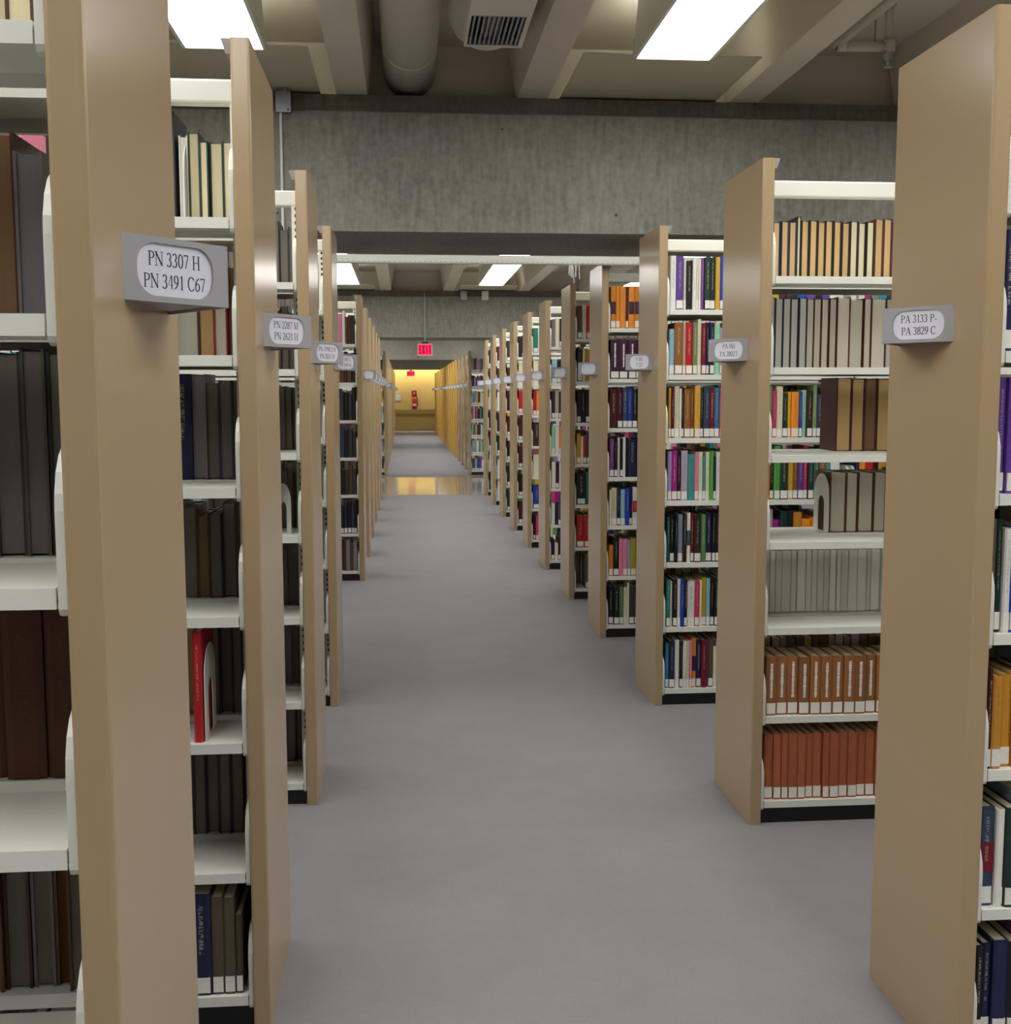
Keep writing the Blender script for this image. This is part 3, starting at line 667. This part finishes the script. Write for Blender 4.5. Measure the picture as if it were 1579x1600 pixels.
# --- PA side, nearest
R1 = ["dull brown:15:240,cream:20:245,brown:30:240", "navy:17:250,white:14:250,navy:30:250", "purple:15:245,purple:18:245,lavender:26:240", "olive:7:245,dark green:10:245,white:12:225,blue:14:225,cream:20:230",
 "maroon:8:220,ochre:17:205,ochre:20:205,ochre:20:205", "slate blue|dark red:26:225,white|red:14:220,dark green:22:225", "black:14:215,navy:16:215,navy:26:225,black:22:220"]
for r in range(7):
    fill(1, 1, r, 0, SEC1[0] - .006, SEC1[1], R1[r], 760, wr=(.02, .04)); fill(1, 1, r, 1, *SEC1)
# --- PN side: mostly far-face volumes with page edges towards us
L1far = ["gap:6,umber/tan:26:225,umber/cream:40:226,beige/cream:40:226", "gap:32,grey/face:42:222,umber/brown:44:246,charcoal/dim:40:230",
 "gap:2,charcoal/dim:38:268,olive/dim:36:272,charcoal/dim:44:268", "umber^/tan:58:232,umber^/tan:60:232,umber^/tan:56:230,umber^/tan:50:230", "dull brown/dim:38:240,dull brown/umber:24:240,grey/dim:34:240,umber/dim:40:240", None, None]
for r in range(7):
    fill(-1, 1, r, 1, .10, SEC1[1], L1far[r], 1160, pal=DARK, t=.004, pg='dim', wr=(.025, .05), hr=(.22, .26), dr=(.17, .19))
    fill(-1, 1, r, 1, *SEC2, pal=DARK, pg='dim')
L2far = ["dark green/cream:27:218,dark green/cream:20:218,dark green/cream:13:218,dark green/cream:17:240,white/pale:13:232,gap:5,black/dim:30:288,black/dim:30:280", "gap:4,umber/brown:22:226,red/ivory:20:225,umber/tan:24:225,olive/ivory:36:230,olive/ivory:30:230",
 "charcoal/dim:22:245,slate blue/dim:20:246,charcoal/dim:20:240,grey/face:20:262,navy^/dim:26:262,navy^/dim:28:250", "charcoal/dim:22:235,olive/dim:20:240,charcoal/dim:20:215,dull brown/brown:18:210,olive/dim:22:230,charcoal/dim:24:235",
 "charcoal/dim:16:240,charcoal/dim:16:240,olive/dim:18:240,charcoal/dim:18:240,charcoal/dim:18:240", ','.join('charcoal/dim:19:%d' % RB.randint(236, 250) for _ in range(8)), ''.join('charcoal/dim:20:%d,' % RB.randint(230, 245) for _ in range(5)) + 'charcoal/dim:20:240']
for r in range(7):
    fill(-1, 2, r, 1, SEC1[0], SEC1[1], L2far[r], 620, pal=DARK, t=.0035, pg='dim', wr=(.022, .045), hr=(.22, .26), dr=(.16, .185))
    fill(-1, 2, r, 1, *SEC2, pal=DARK, pg='dim')
    if r != 6: fill(-1, 2, r, 0, .5, SEC1[1], None, pal=BRIGHT); fill(-1, 2, r, 0, *SEC2, pal=BRIGHT)
fill(-1, 2, 4, 0, .146, .19, 'red:14:262', 680, after=False, lab=False)
fill(-1, 2, 6, 0, SEC1[0], SEC1[1], "gap:6,olive:11:195,olive:18:238,olive:19:240,navy:30:250,navy:30:250", 680, pal=DARK, lab=True)
for k in (3, 4):
    for r in range(7):
        fill(-1, k, r, 1, SEC1[0], SEC1[1], None, pal=['charcoal', 'grey', 'dull brown', 'olive', 'charcoal', 'umber'], t=.003, pg='dim', wr=(.018, .035), hr=(.21, .255))
        fill(-1, k, r, 0, .40, SEC1[1], None, pal=BRIGHT); fill(-1, k, r, 0, *SEC2, pal=BRIGHT)
L5 = ["charcoal:5,dull brown:4,dull brown:4,white:4:262,pink:9:240,grey:5,beige:4", "dark brown:5,dull brown:6,umber:5,dull brown:5,brown:5", "black:5:262,charcoal:5,black:7,charcoal:6,cream:3:170", "charcoal:5,charcoal:6,black:6,slate blue:6,navy:6", "charcoal:6,dull brown:6,charcoal:5,black:6,black:5", "black:4,slate blue:4,black:6,navy:5,black:5", "grey:6,dull brown:5,grey:6,umber:5,dull brown:5"]
for r in range(7): fill(-1, 5, r, 0, SEC1[0], SEC1[1], L5[r], 193, pal=DARK, lab=(r == 5))
for k in (6, 7, 8, 9, 10):
    for r in range(7): fill(-1, k, r, 0, SEC1[0], .5, None, pal=DARK)
for s in (1, -1):
    for i, y in enumerate(FARY):
        for r in range(7): fill(s, 100 + i, r, 0, SEC1[0], .6 if i < 3 else .3, None, pal=BRIGHT)

def ypos(s, k):
    if k >= 100: return FARY[k - 100] + (0 if s > 0 else .1)
    return (RY if s > 0 else LY)[k]
# visible window of each bookcase, seen past its own end panel and the one before it
def window(s, k, yb):
    Y = RY if s > 0 else LY; X = XR if s > 0 else XL
    y0 = Y[k]; xin = abs(X) + PTH
    lo = xin * max(yb, y0) / y0 - abs(X)
    prev = Y.get(k - 1)
    hi = abs(X) * yb / (prev + DEP) - abs(X) if prev else None
    if s > 0:
        e = math.tan(math.radians(5.006) + math.atan(789.5 / 1799.8)) * yb - XR
    else:
        e = math.tan(math.atan(789.5 / 1799.8) - math.radians(5.006)) * yb + XL
    return lo, min(e, hi) if hi is not None else e
for e in BOOKS:
    k = e['k']; e['area'] = 0
    if k >= 100 or (e['s'] > 0 and k > 7) or (e['s'] < 0 and k > 5): continue
    y0 = ypos(e['s'], k); yb = y0 + (.03 if e['face'] == 0 else DEP - .02 - e['d'])
    lo, hi = window(e['s'], k, yb)
    a, b_ = max(e['lx'] - e['w'] / 2, lo), min(e['lx'] + e['w'] / 2, hi)
    if e['face'] == 1 and any(q['s'] == e['s'] and q['k'] == k and q['row'] == e['row'] and q['face'] == 0 and q['lx'] < .4 and not (e['s'] < 0 and k == 2 and q['row'] == 4) for q in BOOKS if q['k'] == k): continue
    if e['s'] < 0 and k == 1 and e['row'] >= 5: continue
    if b_ - a > .006: e['area'] = (b_ - a) * e['h'] / yb ** 2
    elif e['s'] > 0 and k == 3 and e['face'] == 0 and e['row'] in (2, 3) and .56 < e['lx'] < .84: e['area'] = e['w'] * e['h'] / yb ** 2
ranked = sorted([e for e in BOOKS if e['area'] > 0], key=lambda e: -e['area'])
for e in ranked[:305]: e['solo'] = True
print('books', len(BOOKS), 'seen', len(ranked))

def cover_geo(mb, w, h, d, t, ox=0, oy=0, oz=0, flip=False, mi=0):
    p = [(-w / 2, .004), (-w * .3, 0), (w * .3, 0), (w / 2, .004), (w / 2, d), (w / 2 - t, d), (w / 2 - t, .0065), (-w / 2 + t, .0065), (-w / 2 + t, d), (-w / 2, d)]
    f = -1 if flip else 1
    mb.prism([(ox + f * x, oy + f * y) for x, y in p], oz, oz + h, 'z', mi)
seen_n = {}
SHN = {'c': 0}
for e in sorted(BOOKS, key=lambda e: (e['s'], e['k'], e['row'], e['face'], e['lx'])):
    if not e.get('solo'): continue
    s, k = e['s'], e['k']; X = XR if s > 0 else XL; y0 = ypos(s, k)
    key = (s, k, e['row'], e['face']); seen_n[key] = seen_n.get(key, 0) + 1; n = seen_n[key]
    w, h, dd, t = e['w'], e['h'], e['d'], e['t']
    t = min(t, w * .2)
    if e['face'] == 0: loc, rz = (X + s * e['lx'], y0 + e['inset'] + .006, ROWS[e['row']] + .0004), 0
    elif e.get('flip'): loc, rz = (X + s * e['lx'], y0 + DEP - .02 - dd, ROWS[e['row']] + .0004), 0
    else: loc, rz = (X + s * e['lx'], y0 + DEP - .02, ROWS[e['row']] + .0004), PI
    mb = MB(); cover_geo(mb, w, h, dd, t)
    o = mb.build('book', 'c_' + e['cov'], None, loc); o.rotation_euler = (0, 0, rz)
    nm = e['cov']
    place = '%s from the end panel, %s shelf, %s' % (ORD[n], ROWN_[e['row']], cname(s, k))
    if e['face'] == 1 and not e.get('flip'): lb = '%s book, pages outward, %s' % (nm, place.replace(' the end', ' end'))
    else: lb = '%s book %s' % (nm, place)
    tag(o, lb, 'book', 'books on the %s shelf, %s' % (ROWN_[e['row']], cname(s, k)))
    MB().box(-w / 2 + t + .0002, w / 2 - t - .0002, .0068, dd - .003, .003, h - .004).build('page_block', 'p_' + e['pg'], o)
    if e['face'] == 0:
        lw = w * .42
        if e['lab']: MB().box(-lw, lw, -.0008, .003, .006, .044).build('spine_label', 'label', o)
        if e.get('band'): MB().box(-w * .46, w * .46, -.0007, .003, h * .34, h * .64).build('color_band', 'c_' + e['band'], o)
        if e.get('strip'):
            b = MB(); zz = h * .30; q = random.Random(n * 7 + k)
            while zz < h * .88:
                l = q.uniform(.004, .009); hw = min(w * .13, .005) * q.uniform(.7, 1.1); b.box(-hw, hw, -.0007, .002, zz, zz + l); zz += l + .0012
            oo = b.build('title_print', 'label', o); oo['kind'] = 'stuff'

# all further books: one joined mass
mb = MB(); names = list(PAL); midx = {n: i for i, n in enumerate(names)}; pn = list(PG); pidx = {n: len(names) + i for i, n in enumerate(pn)}; lidx = len(names) + len(pn)
for e in BOOKS:
    if e.get('solo'): continue
    s, k = e['s'], e['k']; X = XR if s > 0 else XL; y0 = ypos(s, k); w, h, dd = e['w'], e['h'], e['d']; t = min(e['t'], w * .2)
    cx, z = X + s * e['lx'], ROWS[e['row']] + .0004
    if e['face'] == 0 or e.get('flip'):
        yy = y0 + (e['inset'] + .006 if e['face'] == 0 else DEP - .02 - dd)
        if k >= 6: mb.box(cx - w / 2, cx + w / 2, yy, yy + dd, z, z + h, midx[e['cov']])
        else:
            cover_geo(mb, w, h, dd, t, cx, yy, z, False, midx[e['cov']]); mb.box(cx - w / 2 + t, cx + w / 2 - t, yy + .0068, yy + dd - .003, z + .003, z + h - .004, pidx[e['pg']])
        if e['lab'] and k < 103 and e['face'] == 0: mb.box(cx - w * .42, cx + w * .42, yy - .0008, yy + .003, z + .006, z + .044, lidx)
    else:
        yy = y0 + DEP - .02
        cover_geo(mb, w, h, dd, t, cx, yy, z, True, midx[e['cov']]); mb.box(cx - w / 2 + t, cx + w / 2 - t, yy - dd + .003, yy - .0068, z + .003, z + h - .004, pidx[e['pg']])
me = bpy.data.meshes.new('remaining_books'); me.from_pydata(mb.v, [], mb.f)
for n in names: me.materials.append(M['c_' + n])
for n in pn: me.materials.append(M['p_' + n])
me.materials.append(M['label']); me.polygons.foreach_set('material_index', mb.m); me.update()
o = put('remaining_books', me); o['kind'] = 'stuff'; o['label'] = 'rows of many-coloured books on the farther shelves'; o['category'] = 'books'
print('stuff tris', len(mb.f))

# ------------------------------------------------------------------ bookends and loose things
def bookend(loc, rz, label, mat='white', h=.2, w=.13):
    o = []
    outer = [(-w / 2, 0)] + [(w / 2 * math.cos(math.radians(a)), h - w / 2 + w / 2 * math.sin(math.radians(a))) for a in range(180, -1, -15)] + [(w / 2, 0)]
    wi, hi = w * .21, h * .62
    inner = [(wi, 0)] + [(wi * math.cos(math.radians(a)), hi - wi + wi * math.sin(math.radians(a))) for a in range(0, 181, 15)] + [(-wi, 0)]
    t = empty('bookend', loc); t.rotation_euler = (0, 0, rz); tag(t, label, 'bookend')
    MB().prism(outer + inner, -.0012, .0012, 'y').build('plate', mat, t)
    MB().prism([(wi * .95, 0.0), (-wi * .95, 0.0), (-wi * .95, .1), (wi * .95, .1)], -.0009, -.0007, 'z').build('foot', mat, t)
bookend((XR + .352, RY[2] + .33, ROWS[3] + .001), -PI / 2, 'white bookend against the brown books, fourth shelf, bookcase signed PA 9M', h=.215, w=.15)
bookend((XL - .1935, LY[2] + .33, ROWS[0] + .001), PI / 2, 'white bookend on the top shelf, bookcase signed PN 2287 M', h=.225, w=.16)
bookend((XL - .1415, LY[2] + .11, ROWS[4] + .001), PI / 2, 'white bookend before the red book, fifth shelf, bookcase signed PN 2287 M', h=.22, w=.15)
bookend((XL - .120, LY[3] + .16, ROWS[3] + .001), PI / 2 + .5, 'white bookend on the fourth shelf, bookcase signed PN 2051 N', h=.18, w=.13)
